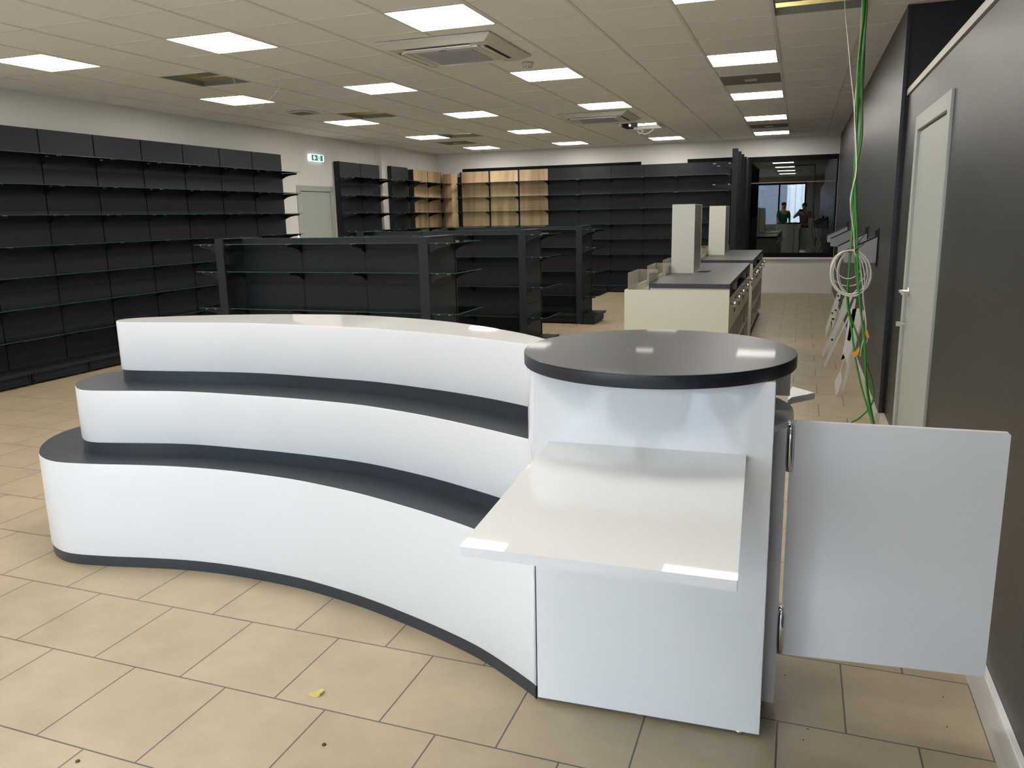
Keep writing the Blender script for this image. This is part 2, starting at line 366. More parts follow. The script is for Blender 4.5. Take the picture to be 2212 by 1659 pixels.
# right door: face looks toward -x ; local -y = front
door('door_1', DY1-DY0, DZ, (XN, (DY0+DY1)/2, 0), -PI/2, 'pale grey-green door with lever handle in the near dark wall on the right', True, False)
door('door_2', 1.02, 2.062, (XL, 11.03, 0), PI/2, 'grey-green door in the off-white left wall under the exit sign', True, True)

# ------------------------------------------------------------------ ceiling lights and fittings
colname = {-6: 'column nearest the left wall', -3: 'second column from left', 0: 'third column from left', 3: 'column nearest the right wall'}
rowname = {-8: 'row above the viewer', -4: 'row above the white counter', 0: 'nearest visible row', 4: 'second row', 8: 'third row', 12: 'fourth row', 16: 'fifth row, nearest the back wall'}
lamp0 = None
for (u, v) in LIGHTS:
    if (u, v) == (0, 12): continue
    x, y = cx_(u+0.5), cy_(v+0.5)
    lab = 'square ceiling light, %s, %s' % (rowname[v], colname[u])
    if lamp0 is None:
        lamp0 = thing('ceiling_light', lab, 'ceiling light', (x, y, ZC), 0, 'square ceiling light panels')
        g = MB(); a, b = 0.288, 0.279
        g.box(-a, a, -a, -b, -0.004, 0.02).box(-a, a, b, a, -0.004, 0.02).box(-a, -b, -b, b, -0.004, 0.02).box(b, a, -b, b, -0.004, 0.02)
        g.build('light_frame', m_plast, lamp0)
        MB().box(-b, b, -b, b, 0.000, 0.008).build('diffuser', m_lamp, lamp0)
    else:
        c = copy_tree(lamp0); c.location = (x, y, ZC); c['label'] = lab
# half-dismantled fitting at cell (0,12)
t = thing('hanging_light_fitting', 'half-dismantled ceiling light with dark driver box and loose white wire', 'ceiling light', (cx_(0.5), cy_(12.5), ZC))
MB().box(-0.29, 0.29, 0.27, 0.295, -0.03, 0.0).box(-0.29, -0.265, -0.29, 0.295, -0.03, 0.0).box(0.265, 0.29, -0.29, 0.295, -0.03, 0).build('light_frame', m_edge, t)
MB().box(-0.08, 0.26, -0.20, -0.05, -0.012, 0.0).box(-0.22, -0.13, -0.12, -0.05, -0.012, 0.0).build('diffuser', m_lamp, t)
MB().box(-0.28, -0.16, -0.2, 0.2, -0.03, 0.03).box(-0.26, 0.26, 0.0, 0.25, 0.05, 0.07).build('driver_box', m_black, t)
MB().box(-0.10, 0.0, -0.34, -0.22, -0.05, 0.0).build('mounting_plate', m_greytile, t)
MB().tube(catmull([(0.12, 0.0, 0.02), (0.16, 0.12, -0.05), (0.05, 0.2, -0.11), (-0.05, 0.24, -0.10), (-0.11, 0.22, -0.07), (-0.06, 0.2, -0.04), (-0.02, 0.2, -0.08), (-0.08, 0.22, -0.11)], 6), 0.006).build('wire', m_wcable, t)
# grey diffuser tiles
for (u, v), lab in zip(GREY, ['dark grey ceiling diffuser near the left back corner', 'dark grey ceiling diffuser between the nearest two lights of the right-hand column', 'dark grey ceiling diffuser far back in the right-hand light column']):
    t = thing('ceiling_diffuser', lab, 'air vent', (cx_(u+0.5), cy_(v+0.5), ZC), 0, 'grey ceiling diffusers')
    MB().box(-0.288, 0.288, -0.288, 0.288, 0.0, 0.01).build('plate', m_greytile, t)
    MB().box(-0.06, 0.06, -0.035, 0.035, -0.012, 0.0, 0, 0.003).build('sensor', m_plast, t)
# square vent
t = thing('ceiling_vent', 'small square white air vent near the left wall, beside the exit sign', 'air vent', (cx_(-5.45), cy_(6.45), ZC-0.001))
v_ = MB().box(-0.15, 0.15, -0.15, 0.15, -0.012, 0.0, 0, 0.003); v_.build('vent_frame', mat('sign_lit_white_plastic', (0.62, 0.63, 0.68), 0.4), t)  # bluish cast of the exit sign's light put into the white plastic
v2 = MB()
for k in range(5): v2.box(-0.11, 0.11, -0.10+k*0.045, -0.075+k*0.045, -0.018, -0.010)
v2.build('vent_slat', m_greytile, t)
# smoke detectors
t = thing('smoke_detector', 'round white smoke detector on the ceiling beside the near air conditioner', 'smoke detector', (cx_(0.53), cy_(3.42), ZC))
MB().lathe([(0, 0.0), (0.052, 0.0), (0.052, -0.022), (0.046, -0.028), (0.040, -0.028), (0.036, -0.046), (0.022, -0.052), (0, -0.052)], n=28).build('housing', m_plast, t)
g = MB()
for k in range(8):
    a = k*PI/4; g.box(0.036*math.cos(a)-0.004, 0.036*math.cos(a)+0.004, 0.036*math.sin(a)-0.004, 0.036*math.sin(a)+0.004, -0.044, -0.032)
g.build('sensor_slot', m_greytile, t)
# cassette air conditioners
def cassette(x, y, lab):
    t = thing('air_conditioner', lab, 'air conditioner', (x, y, ZC), 0, 'ceiling air conditioners')
    a, b, h = 0.475, 0.40, -0.048
    fr = MB(); O_ = [(-a, -a), (a, -a), (a, a), (-a, a)]; I_ = [(-b, -b), (b, -b), (b, b), (-b, b)]
    fr.add([(p[0], p[1], 0) for p in O_]+[(p[0], p[1], -0.012) for p in O_]+[(p[0], p[1], h) for p in I_],
           [(i, i+4, (i+1) % 4+4, (i+1) % 4) for i in range(4)]+[(i+4, i+8, (i+1) % 4+8, (i+1) % 4+4) for i in range(4)]+[(8, 9, 10, 11)][::1])
    fr.build('housing', m_plast, t)
    for k in range(4):
        s = MB().box(-0.27, 0.27, -0.375, -0.325, h-0.002, h+0.001, 0); s.box(-0.27, 0.27, -0.348, -0.322, h-0.010, h-0.002, 1); s.box(-0.31, 0.31, -0.312, -0.300, h-0.014, h, 1)
        o = s.build('air_flap', [m_black, m_edge], t); o.rotation_euler = (0, 0, k*PI/2)
    MB().box(-0.285, 0.285, -0.285, 0.285, h-0.008, h, 0, 0.003).build('grille_frame', m_plast, t)
    g = MB().box(-0.23, 0.23, -0.23, 0.23, h-0.011, h-0.008)
    for k in range(22): g.box(-0.225, 0.225, -0.225+k*0.021, -0.219+k*0.021, h-0.014, h-0.011)
    g.build('grille', m_plast2, t)
    MB().box(-0.03, 0.03, -0.262, -0.25, h-0.012, h-0.008, 0).build('badge', m_greytile, t)
    return t
cassette(cx_(-0.03), cy_(2.10), 'white square ceiling air conditioner right behind the nearest big light')
cassette(cx_(-0.04), cy_(10.20), 'white square ceiling air conditioner farther back, before the half-dismantled light')
# thin wire hanging from the first open tile
tag(MB().tube(catmull([(cx_(-4.25), cy_(2.6), 3.2), (cx_(-4.25), cy_(2.9), 2.80), (cx_(-4.2), cy_(3.0), 2.70), (cx_(-4.0), cy_(3.0), 2.60), (cx_(-3.7), cy_(2.95), 2.66), (cx_(-3.45), cy_(2.9), 2.76), (cx_(-3.4), cy_(2.9), 2.846)], 8), 0.004, 0, 6).build('ceiling_wire', m_wcable), 'thin white wire looping down from the missing tile nearest the left wall', 'wire')

# exit sign on left wall
t = thing('exit_sign', 'lit green exit sign with white left arrow above the left door', 'exit sign', (XL, 11.075, 2.497), PI/2)
def rrect(w, h, r, n=5):
    P = []
    for cx0, cy0, a0 in ((w-r, h-r, 0), (-w+r, h-r, PI/2), (-w+r, -h+r, PI), (w-r, -h+r, 1.5*PI)):
        for k in range(n+1): a = a0+k*PI/2/n; P.append((cx0+r*math.cos(a), cy0+r*math.sin(a)))
    return P
fl = lambda a, b, z: (a, z, b)
e_w = emis('sign_white_light', (0.80, 0.88, 1.0), 0.8); e_g = emis('sign_green_light', (0.0, 0.16, 0.07), 0.7)
# local -y faces the room
MB().prism(rrect(0.19, 0.055, 0.02), -0.05, -0.001, fn=fl).build('housing', e_w, t)
MB().prism(rrect(0.155, 0.044, 0.002), -0.0525, -0.0502, fn=fl).build('sign_face', e_g, t)
arrow = [(-0.118, 0), (-0.088, 0.036), (-0.072, 0.036), (-0.088, 0.012), (-0.045, 0.012), (-0.045, -0.012), (-0.088, -0.012), (-0.072, -0.036), (-0.088, -0.036)]
ob = MB().prism(arrow, -0.0545, -0.0530, fn=fl).build('arrow', e_w, t)
pg = MB().prism([(0.012, -0.040), (0.078, -0.040), (0.078, 0.040), (0.012, 0.040)], -0.0545, -0.0530, fn=fl)
pg.prism([(0.045+0.010*math.cos(k*PI/5), 0.026+0.010*math.sin(k*PI/5)) for k in range(10)], -0.0565, -0.0550, 1, fn=fl)
pg.prism([(0.03, 0.014), (0.055, 0.016), (0.066, 0.0), (0.060, -0.004), (0.052, 0.006), (0.050, -0.008), (0.066, -0.020), (0.070, -0.038), (0.060, -0.038), (0.055, -0.024), (0.042, -0.014), (0.028, -0.030), (0.014, -0.032), (0.014, -0.025), (0.026, -0.022), (0.038, -0.004), (0.038, 0.008), (0.028, 0.004), (0.022, -0.006), (0.016, -0.002)], -0.0565, -0.0550, 1, fn=fl)
pg.build('pictogram', [e_w, e_g], t)

# ------------------------------------------------------------------ shelving system (local: X along run, Y out into the room, Z up)
def glass_shelf(w, d, z, x, y0, parent, name='glass_shelf'):
    g = MB(); x0, x1, y1, zb = x-w/2, x+w/2, y0+d, z-0.006
    g.add([(x0, y0, zb), (x1, y0, zb), (x1, y1, zb), (x0, y1, zb), (x0, y0, z), (x1, y0, z), (x1, y1, z), (x0, y1, z)], [(4, 5, 6, 7), (0, 3, 2, 1)], 0)
    n = len(g.v)-8
    g.f += [(n, n+1, n+5, n+4), (n+1, n+2, n+6, n+5), (n+2, n+3, n+7, n+6), (n+3, n, n+4, n+7)]; g.m += [1]*4; g.sm += [False]*4
    return g.build(name, [m_glass, m_gedge], parent)
def bracket(x, y0, z, d, parent):
    P = [(y0, z-0.010), (y0+d, z-0.010), (y0+d, z-0.026), (y0+d*0.93, z-0.032), (y0+d*0.7, z-0.036), (y0+d*0.45, z-0.046), (y0+d*0.25, z-0.062), (y0+d*0.1, z-0.082), (y0, z-0.092)]
    b = MB(); th = 0.004
    b.prism(P, x-th, x+th, 0, fn=lambda a, c, q: (q, a, c))
    b.box(x-0.004, x+0.004, y0+0.03, y0+d-0.02, z-0.012, z-0.008)
    for yy in (y0+d-0.02, y0+d*0.38): b.box(x-0.020, x-0.006, yy-0.008, yy+0.008, z-0.011, z-0.0065, 1); b.box(x+0.006, x+0.020, yy-0.008, yy+0.008, z-0.011, z-0.0065, 1)
    return b.build('bracket', [m_steel, m_clip], parent)
def upright(x, z0, z1, y, dep, parent, slots=True, wid=0.044, mt=None):
    b = MB().box(x-wid/2, x+wid/2, y-dep, y, z0, z1)
    if slots:
        z = z0+0.1
        while z < z1-0.04: b.box(x-0.0035, x+0.0035, y-0.002, y+0.0012, z, z+0.030, 1); z += 0.05
    return b.build('upright', [mt or m_steel, m_black], parent)
def back_panel(x0, x1, z0, z1, y, parent, mt, seams):
    b = MB(); zs = [z1]+[s for s in seams if z0+0.05 < s < z1-0.05]+[z0]
    for a, c in zip(zs[:-1], zs[1:]): b.box(x0, x1, y-0.012, y, c+0.0015, a-0.0015, 0)
    b.box(x0, x1, y-0.02, y-0.012, z0, z1, 1)
    return b.build('back_panel', [mt, m_black], parent)
def base_unit(x0, x1, y0, d, parent, h=0.14):
    b = MB().box(x0+0.003, x1-0.003, y0, y0+d, h-0.012, h, 0, 0.002)
    b.box(x0+0.003, x1-0.003, y0+d-0.006, y0+d+0.008, h-0.030, h+0.004, 0, 0.003)
    b.box(x0+0.008, x1-0.008, y0+d-0.045, y0+d-0.030, 0.018, h-0.012)
    b.box(x0+0.02, x1-0.02, y0+d-0.030, y0+d-0.024, 0.03, 0.042).box(x0+0.02, x0+0.03, y0+d-0.030, y0+d-0.024, 0.03, h-0.035).box(x1-0.03, x1-0.02, y0+d-0.030, y0+d-0.024, 0.03, h-0.035)
    b.box(x0+0.02, x0+0.05, y0, y0+d-0.05, 0.0, h-0.012).box(x1-0.05, x1-0.02, y0, y0+d-0.05, 0.0, h-0.012)
    return b.build('base_shelf', m_steel, parent)
LV = [0.447, 0.747, 1.045, 1.335, 1.63, 1.92, 2.215]
SEAM = [2.083, 1.68, 1.28, 0.88, 0.48]
def wall_run(label, loc, rz, widths, top, levels, mt, d=0.30, side=None, group='wall shelving runs', base=True, zb=0.13, side2=False, shelf_mat=None):
    t = thing('wall_shelving', label, 'shelving', loc, rz, group)
    x = 0; n = len(widths)
    upright(0.0, 0.0, top, -0.003, 0.06, t)
    for i, wd in enumerate(widths):
        back_panel(x+(0.020 if mt is m_oak else 0.0075), x+wd-(0.020 if mt is m_oak else 0.0075), zb, top, 0.009, t, mt, SEAM)
        if base: base_unit(x, x+wd, 0.006, d+0.02, t, zb+0.012)
        for z in levels: glass_shelf(wd-0.008, d+0.012, z, x+wd/2, 0.012, t)
        x += wd
        upright(x, 0.0, top, -0.003, 0.06, t)
    xx = 0
    for i in range(n+1):
        xb = xx+(0.010 if i == 0 else (-0.010 if i == n else 0))
        for z in levels: bracket(xb, 0.006, z, d-0.03, t)
        if i < n: xx += widths[i]
    if side is not None:  # side plate at x=side end
        s = MB().box(side-0.010, side+0.010, -0.098, 0.010, 0, top+0.002); s.build('side_panel', m_steel, t)
    return t
# long left run: 8 bays, local X points to the viewer (rz=-90deg)
wall_run('long dark grey wall shelving with glass shelves along the left wall, nearest', (-7.276, 10.03, 0), -PI/2, [0.662]*8, 2.482, LV, m_steel2)
wall_run('two-bay dark grey wall shelving right of the left door', (-7.28, 12.945, 0), -PI/2, [0.662]*2, 2.475, LV, m_steel2, side=1.324)
wall_run('single-bay dark grey wall shelving between the pillar and the oak-backed bays', (-7.19, 13.885, 0), -PI/2, [0.645], 2.477, LV, m_steel2, side=0.645)
wall_run('two-bay oak-backed wall shelving at the far end of the left wall', (-7.28, 15.58, 0), -PI/2, [0.648]*2, 2.466, LV, m_oak, side=1.296)
# curved oak corner panel
t = thing('corner_panel', 'curved oak corner panel joining the left and back shelving', 'panel', (-7.20, 15.56, 0))
P = [(-0.07, 0.03)]+[(0.32*math.sin(a), -0.0+0.035*math.sin(a*2)) for a in [k*PI/2/10 for k in range(11)]]
outer = [(-0.02, -0.02), (0.05, -0.075), (0.13, -0.105), (0.22, -0.110), (0.30, -0.09), (0.34, -0.06)]
inner = [(a, b+0.014) for a, b in reversed(outer)]
MB().prism(outer+inner, 0.05, 2.42).build('oak_board', m_oak, t)
MB().box(-0.04, 0.36, 0.02, 0.06, 0, 2.35).build('backing_frame', m_steel, t)
# back wall runs (face -y): rz=180deg, local X runs to world -x
wall_run('three-bay oak-backed shelving on the back wall', (-4.856, 15.56, 0), PI, [0.648]*3, 2.452, LV, m_oak, d=0.27)
wall_run('long dark grey shelving on the back wall, right of the oak bays', (-1.305, 15.56, 0), PI, [0.964]+[0.6468]*4, 2.456, LV, m_steel2, d=0.27)
# perpendicular freestanding run near the big window: faces -x
t = thing('partition_shelving', 'tall dark shelving frame standing end-on between back shelving and big window', 'shelving', (-0.975, 12.5, 0))
for k in range(5):
    y = 0.66*k
    MB().box(-0.042, 0.042, y, y+0.03, 0, 2.455).box(-0.36, 0.0, y, y+0.03, 0.0, 0.1).build('upright', m_steel, t)
    for z in (2.24, 1.93):
        if k < 2:
            P = [(-0.04, z), (-0.31, z), (-0.31, z-0.018), (-0.2, z-0.03), (-0.1, z-0.055), (-0.04, z-0.09)]
            MB().prism(P, y+0.01, y+0.018, 0, fn=lambda a, c, q: (a, q, c)).box(-0.32, -0.28, y+0.004, y+0.024, z, z+0.012, 1).box(-0.09, -0.06, y+0.004, y+0.024, z, z+0.012, 1).build('bracket', [m_steel, m_clip], t)
    if k < 4:
        MB().box(-0.04, -0.028, y+0.03, y+0.66, 0.1, 2.42).build('back_panel', m_steel2, t)
        MB().box(0.02, 0.038, y+0.03, y+0.66, 0.05, 1.42-0.02*k).build('back_panel', m_steel2, t)

# gondolas
GL = [0.41, 0.75, 1.085, 1.33]
def gondola(y0, label, x0=-4.98, x1=-2.85):
    yc = y0+0.283
    t = thing('gondola_shelving', label, 'shelving', ((x0+x1)/2, yc, 0), 0, 'low freestanding shelving islands')
    X0, X1 = x0-(x0+x1)/2, x1-(x0+x1)/2; T = 1.372; E = 0.085; wb = (X1-X0-2*E)/3
    for sgn, rz in ((-1, PI), (1, 0)):
        def tr(o):
            if sgn < 0: o.rotation_euler = (0, 0, PI)
            return o
        yp = 0.018
        for i in range(4):
            x = X0+E+wb*i
            if 0 < i < 3: tr(upright(x*sgn, 0, T-0.01, yp-0.004, 0.014, t))
            xo = (0.012 if i == 0 else (-0.012 if i == 3 else 0))
            for z in GL: tr(bracket((x+xo)*sgn, yp, z, 0.215, t))
        for i in range(3):
            xa, xb = X0+E+wb*i, X0+E+wb*(i+1)
            a, b = (xa*sgn, xb*sgn) if sgn > 0 else (xb*sgn, xa*sgn)
            tr(back_panel(a+0.005, b-0.005, 0.13, T-0.004, yp, t, m_steel2, [1.27, 0.965, 0.56]))
            tr(base_unit(a, b, yp, 0.245, t))
            for z in GL: tr(glass_shelf(wb-0.008, 0.245, z, (xa+xb)/2*sgn, yp+0.006, t))
    cap = MB().box(X0+E, X1-E, -0.022, 0.022, T-0.012, T); cap.build('top_cap', m_steel2, t)
    # end units
    for s in (-1, 1):
        xo = X1 if s > 0 else X0; xi = xo-s*E
        for yy in (-0.283, 0.283):
            post = MB().box(min(xo, xi), max(xo, xi), min(yy, yy*0.947), max(yy, yy*0.947), 0.015, T)
            post.lathe([(0, 0), (0.012, 0), (0.012, 0.006), (0.004, 0.008), (0.004, 0.018)], ((xo+xi)/2, yy*0.97, 0), 10, 1)
            z = 0.15
            while z < T-0.05: post.box(xo-0.004 if s > 0 else xo-0.0008, xo+0.0008 if s > 0 else xo+0.004, yy*0.955-0.003, yy*0.955+0.003, z, z+0.03, 2); z += 0.05
            post.build('end_post', [m_steel2, m_chrome, m_black], t)
        xa, xb = (xo-0.018, xo-0.006) if s > 0 else (xo+0.006, xo+0.018)
        ep = MB()
        for za, zb2 in ((0.13, 0.55), (0.553, 0.962), (0.965, T-0.004)): ep.box(xa, xb, -0.262, 0.262, za, zb2)
        ep.build('end_panel', m_steel2, t)
        MB().box(min(xo, xi), max(xo, xi), -0.283, 0.283, T, T+0.006).build('top_cap', m_steel2, t)
        MB().box(xi-0.003, xi+0.003, -0.26, -0.03, 1.145, 1.23).box(xi-0.003, xi+0.003, 0.03, 0.26, 1.145, 1.23).build('cross_bar', m_lgrey if False else m_steel2, t)
        for z in GL:
            for yy in (-0.255, 0.255):
                o = bracket(yy*s*-1, 0, z, 0.19, t); o.location = (xo, 0, 0); o.rotation_euler = (0, 0, -PI/2 if s > 0 else PI/2)
            o = glass_shelf(0.56, 0.235, z, 0, 0.004, t); o.location = (xo, 0, 0); o.rotation_euler = (0, 0, -PI/2 if s > 0 else PI/2)
        o = base_unit(-0.283, 0.283, 0.0, 0.205, t); o.location = (xo, 0, 0); o.rotation_euler = (0, 0, -PI/2 if s > 0 else PI/2)
    return t
gondola(5.80, 'low dark island shelving with glass shelves, nearest of the three')
gondola(8.24, 'low dark island shelving with glass shelves, middle of the three')
gondola(10.64, 'low dark island shelving with glass shelves, farthest of the three')
tag(MB().prism([(0, 0), (0.022, 0), (0.011, 0.026)], 0, 0.01, 0, fn=lambda a, b, z: (a, z, b)).build('shelf_clip', m_edge), 'tiny white triangular clip lying on top of the nearest island shelving', 'clip').location = (-4.29, 6.08, 1.372)

# ------------------------------------------------------------------ tiered curved display
T1F = [(-0.725, 2.134), (-0.85, 2.213), (-1.005, 2.298), (-1.2, 2.375), (-1.378, 2.434), (-1.56, 2.487), (-1.74, 2.526), (-1.95, 2.558), (-2.235, 2.570), (-2.47, 2.557), (-2.70, 2.518), (-2.9, 2.474), (-3.095, 2.450), (-3.24, 2.492), (-3.35, 2.575), (-3.44, 2.68), (-3.497, 2.79), (-3.52, 2.90), (-3.50, 3.02), (-3.42, 3.12), (-3.25, 3.22)]
T2F = [(-0.806, 2.388), (-0.86, 2.412), (-1.077, 2.505), (-1.33, 2.598), (-1.576, 2.664), (-1.74, 2.690), (-1.96, 2.704), (-2.22, 2.706), (-2.57, 2.690), (-2.885, 2.618), (-3.019, 2.592), (-3.10, 2.612), (-3.19, 2.68), (-3.253, 2.77), (-3.281, 2.871), (-3.265, 2.96), (-3.20, 3.04), (-3.05, 3.14)]
T3F = [(-0.793, 2.55), (-0.87, 2.592), (-1.075, 2.687), (-1.32, 2.770), (-1.66, 2.850), (-1.90, 2.872), (-2.2, 2.888), (-2.45, 2.873), (-2.75, 2.822), (-2.93, 2.793), (-3.01, 2.797), (-3.055, 2.84), (-3.055, 2.90), (-3.0, 2.96)]
BK3 = [(-2.85, 3.05), (-2.53, 3.17), (-2.20, 3.235), (-1.95, 3.245), (-1.584, 3.17), (-1.287, 3.04), (-0.995, 2.85), (-0.79, 2.66)]
BK = [(-2.9, 3.24), (-2.53, 3.30), (-2.20, 3.32), (-1.9, 3.30), (-1.56, 3.22), (-1.27, 3.09), (-0.97, 2.90), (-0.78, 2.72)]
def offset_poly(P, d):
    n = len(P); out = []
    for i in range(n):
        a, b, c = Vector(P[i-1]), Vector(P[i]), Vector(P[(i+1) % n])
        t1 = (b-a); t2 = (c-b)
        t = (t1.normalized() if t1.length > 1e-9 else t2.normalized())+(t2.normalized() if t2.length > 1e-9 else t1.normalized())
        if t.length < 1e-6: out.append(tuple(b)); continue
        t.normalize(); out.append((b.x+t.y*d, b.y-t.x*d))
    return out
t = thing('display_stand', 'white three-tier curved display stand with dark treads in the foreground', 'display stand', (0, 0, 0))
def tier(F, B, za, zk, zb, topm):
    fr = catmull(F, 5); bk = catmull(B, 4); poly = fr+bk[1:] if (Vector(fr[-1])-Vector(bk[0])).length < 0.01 else fr+bk
    # orientation is clockwise seen from above -> reverse to ccw
    A = sum(poly[i][0]*poly[(i+1) % len(poly)][1]-poly[(i+1) % len(poly)][0]*poly[i][1] for i in range(len(poly)))
    if A < 0: poly = poly[::-1]
    ins = offset_poly(poly, -0.004); ins2 = offset_poly(poly, -0.0015)
    MB().prism(ins, za, zk, top=False, bottom=False, smooth=True).build('plinth_band', m_anth, t)
    b = MB(); r = 0.003
    rings = [(ins2, zk), (poly, zk+r), (poly, zb-r), (ins2, zb)]
    n = len(poly); base = len(b.v)
    for P, z in rings: b.v += [(x, y, z) for x, y in P]
    for i in range(3):
        for k in range(n):
            b.f.append((base+i*n+k, base+i*n+(k+1) % n, base+(i+1)*n+(k+1) % n, base+(i+1)*n+k)); b.m.append(0); b.sm.append(i == 1)
    b.add([(x, y, zb) for x, y in ins2], [tuple(range(n))]); b.add([(x, y, zk) for x, y in ins2], [tuple(range(n-1, -1, -1))])
    b.build('tier_body', m_whitemat if topm else m_white, t)
    if topm:
        MB().prism(offset_poly(poly, -0.002), zb, zb+0.0012, bottom=False).build('tread', topm, t)
tier(T1F, BK+[(-0.79, 2.58), (-0.810, 2.44), (-0.803, 2.29), (-0.765, 2.20)], 0.0, 0.05, 0.488, m_anth)
tier(T2F, BK, 0.489, 0.545, 0.79, m_anth)
tier(T3F, BK3, 0.791, 0.848, 1.078, None)

# ------------------------------------------------------------------ round-topped counter
KC = (-0.401, 2.386); KR = 0.411
t = thing('round_top_counter', 'white counter with round dark top, flap shelf and open gate in the foreground', 'counter', (0, 0, 0))
d_ = MB().lathe([(0, 1.1195), (KR-0.003, 1.1195), (KR-0.0005, 1.1185), (KR, 1.116), (KR, 1.084), (KR-0.002, 1.0815), (0, 1.0815)], (KC[0], KC[1], 0), 128)
for i in range(len(d_.sm)):
    d_.sm[i] = (i//128) == 3
    if i//128 == 3: d_.m[i] = 1
d_.build('counter_top', [m_disc, m_rim], t)
# front panel
ang = math.atan2(2.154-2.127, -0.041+0.72)
o = MB().box(0, 0.6795, 0, 0.044, 0.016, 1.081, 0, 0.002).build('front_panel', m_white, t); o.location = (-0.720, 2.127, 0); o.rotation_euler = (0, 0, ang)
for x in (-0.62, -0.4, -0.1):
    MB().lathe([(0, 0), (0.014, 0), (0.014, 0.012), (0.006, 0.014), (0.006, 0.018), (0, 0.018)], (x, 2.175, 0), 14).build('foot', m_chrome, t)
# left curved side board, outside face
SL = catmull([(-0.722, 2.172), (-0.758, 2.21), (-0.783, 2.26), (-0.797, 2.32), (-0.80, 2.39), (-0.79, 2.47), (-0.76, 2.56), (-0.70, 2.65), (-0.60, 2.725), (-0.47, 2.77), (-0.36, 2.77), (-0.22, 2.735)], 4)
def strip(path, th, z0, z1, name, mt, par):
    n = len(path); inn = []
    for i in range(n):
        tt = Vector(path[min(i+1, n-1)])-Vector(path[max(i-1, 0)]); tt.normalize(); inn.append((path[i][0]+tt.y*th, path[i][1]-tt.x*th))
    poly = path+inn[::-1]
    return MB().prism(poly, z0, z1, smooth=False).build(name, mt, par)
strip(SL, 0.018, 0.016, 1.081, 'curved_side_panel', m_white, t)
# shelf with rounded outline, seen at the right
SH = [(-0.05, 2.244), (-0.007, 2.325), (0.004, 2.375), (0.009, 2.43), (0.006, 2.49), (-0.006, 2.545), (-0.04, 2.62), (-0.10, 2.68), (-0.20, 2.70), (-0.38, 2.70), (-0.38, 2.20), (-0.06, 2.20)]
MB().prism(SH, 0.913, 0.931).build('shelf', m_whitemat, t)
MB().box(-0.38, -0.006, 2.660, 2.676, 0.931, 1.081).build('niche_back_panel', m_whitemat, t)
MB().box(-0.26, -0.0065, 2.322, 2.340, 0.02, 0.912).build('gate_post_panel', m_whitemat, t)
MB().box(-0.38, -0.362, 2.20, 2.70, 0.016, 0.912).box(-0.38, -0.05, 2.66, 2.678, 0.016, 0.912).build('inner_panel', m_whitemat, t)
# front flap shelf
FL = [(-0.672, 2.130), (-0.110, 2.152), (-0.077, 1.384), (-0.629, 1.372)]
FL = [FL[3], FL[2], FL[1], FL[0]]
fb = MB().prism(FL, 0.851, 0.873, fn=lambda a, b, z: (a, b, z+(b-2.14)*0.0092)); fb.build('front_flap_shelf', m_white, t, 0.0015)
MB().prism([(-0.012, 2.75), (-0.012, 2.86), (0.0, 2.98), (0.077, 2.895), (0.0, 2.80)], 0.872, 0.895).build('rear_flap_shelf', m_whitemat, t)
# gate
gp = [(0.0, 0.188), (0.553, 0.218), (0.553, 0.931), (0.547, 0.937), (0.0, 0.931)]
gate = MB().prism(gp, -0.009, 0.009, fn=lambda a, b, z: (a, z, b)).build('gate', m_whitemat, t, 0.0012); gate.location = (0.003, 2.338, 0)
for z in (0.852, 0.268):
    h = MB().lathe([(0, -0.070), (0.0085, -0.070), (0.0085, -0.058), (0.0105, -0.056), (0.0105, 0.056), (0.0085, 0.058), (0.0085, 0.070), (0, 0.070)], (-0.001, -0.018, z), 20)
    h.box(-0.024, -0.0205, -0.014, -0.004, z-0.05, z+0.05, 1).box(-0.010, -0.002, -0.008, 0.0, z+0.055, z+0.082, 0).box(0.0, 0.004, -0.012, -0.002, z+0.06, z+0.088, 0)
    h.build('spring_hinge', [m_chrome2, m_black], gate)

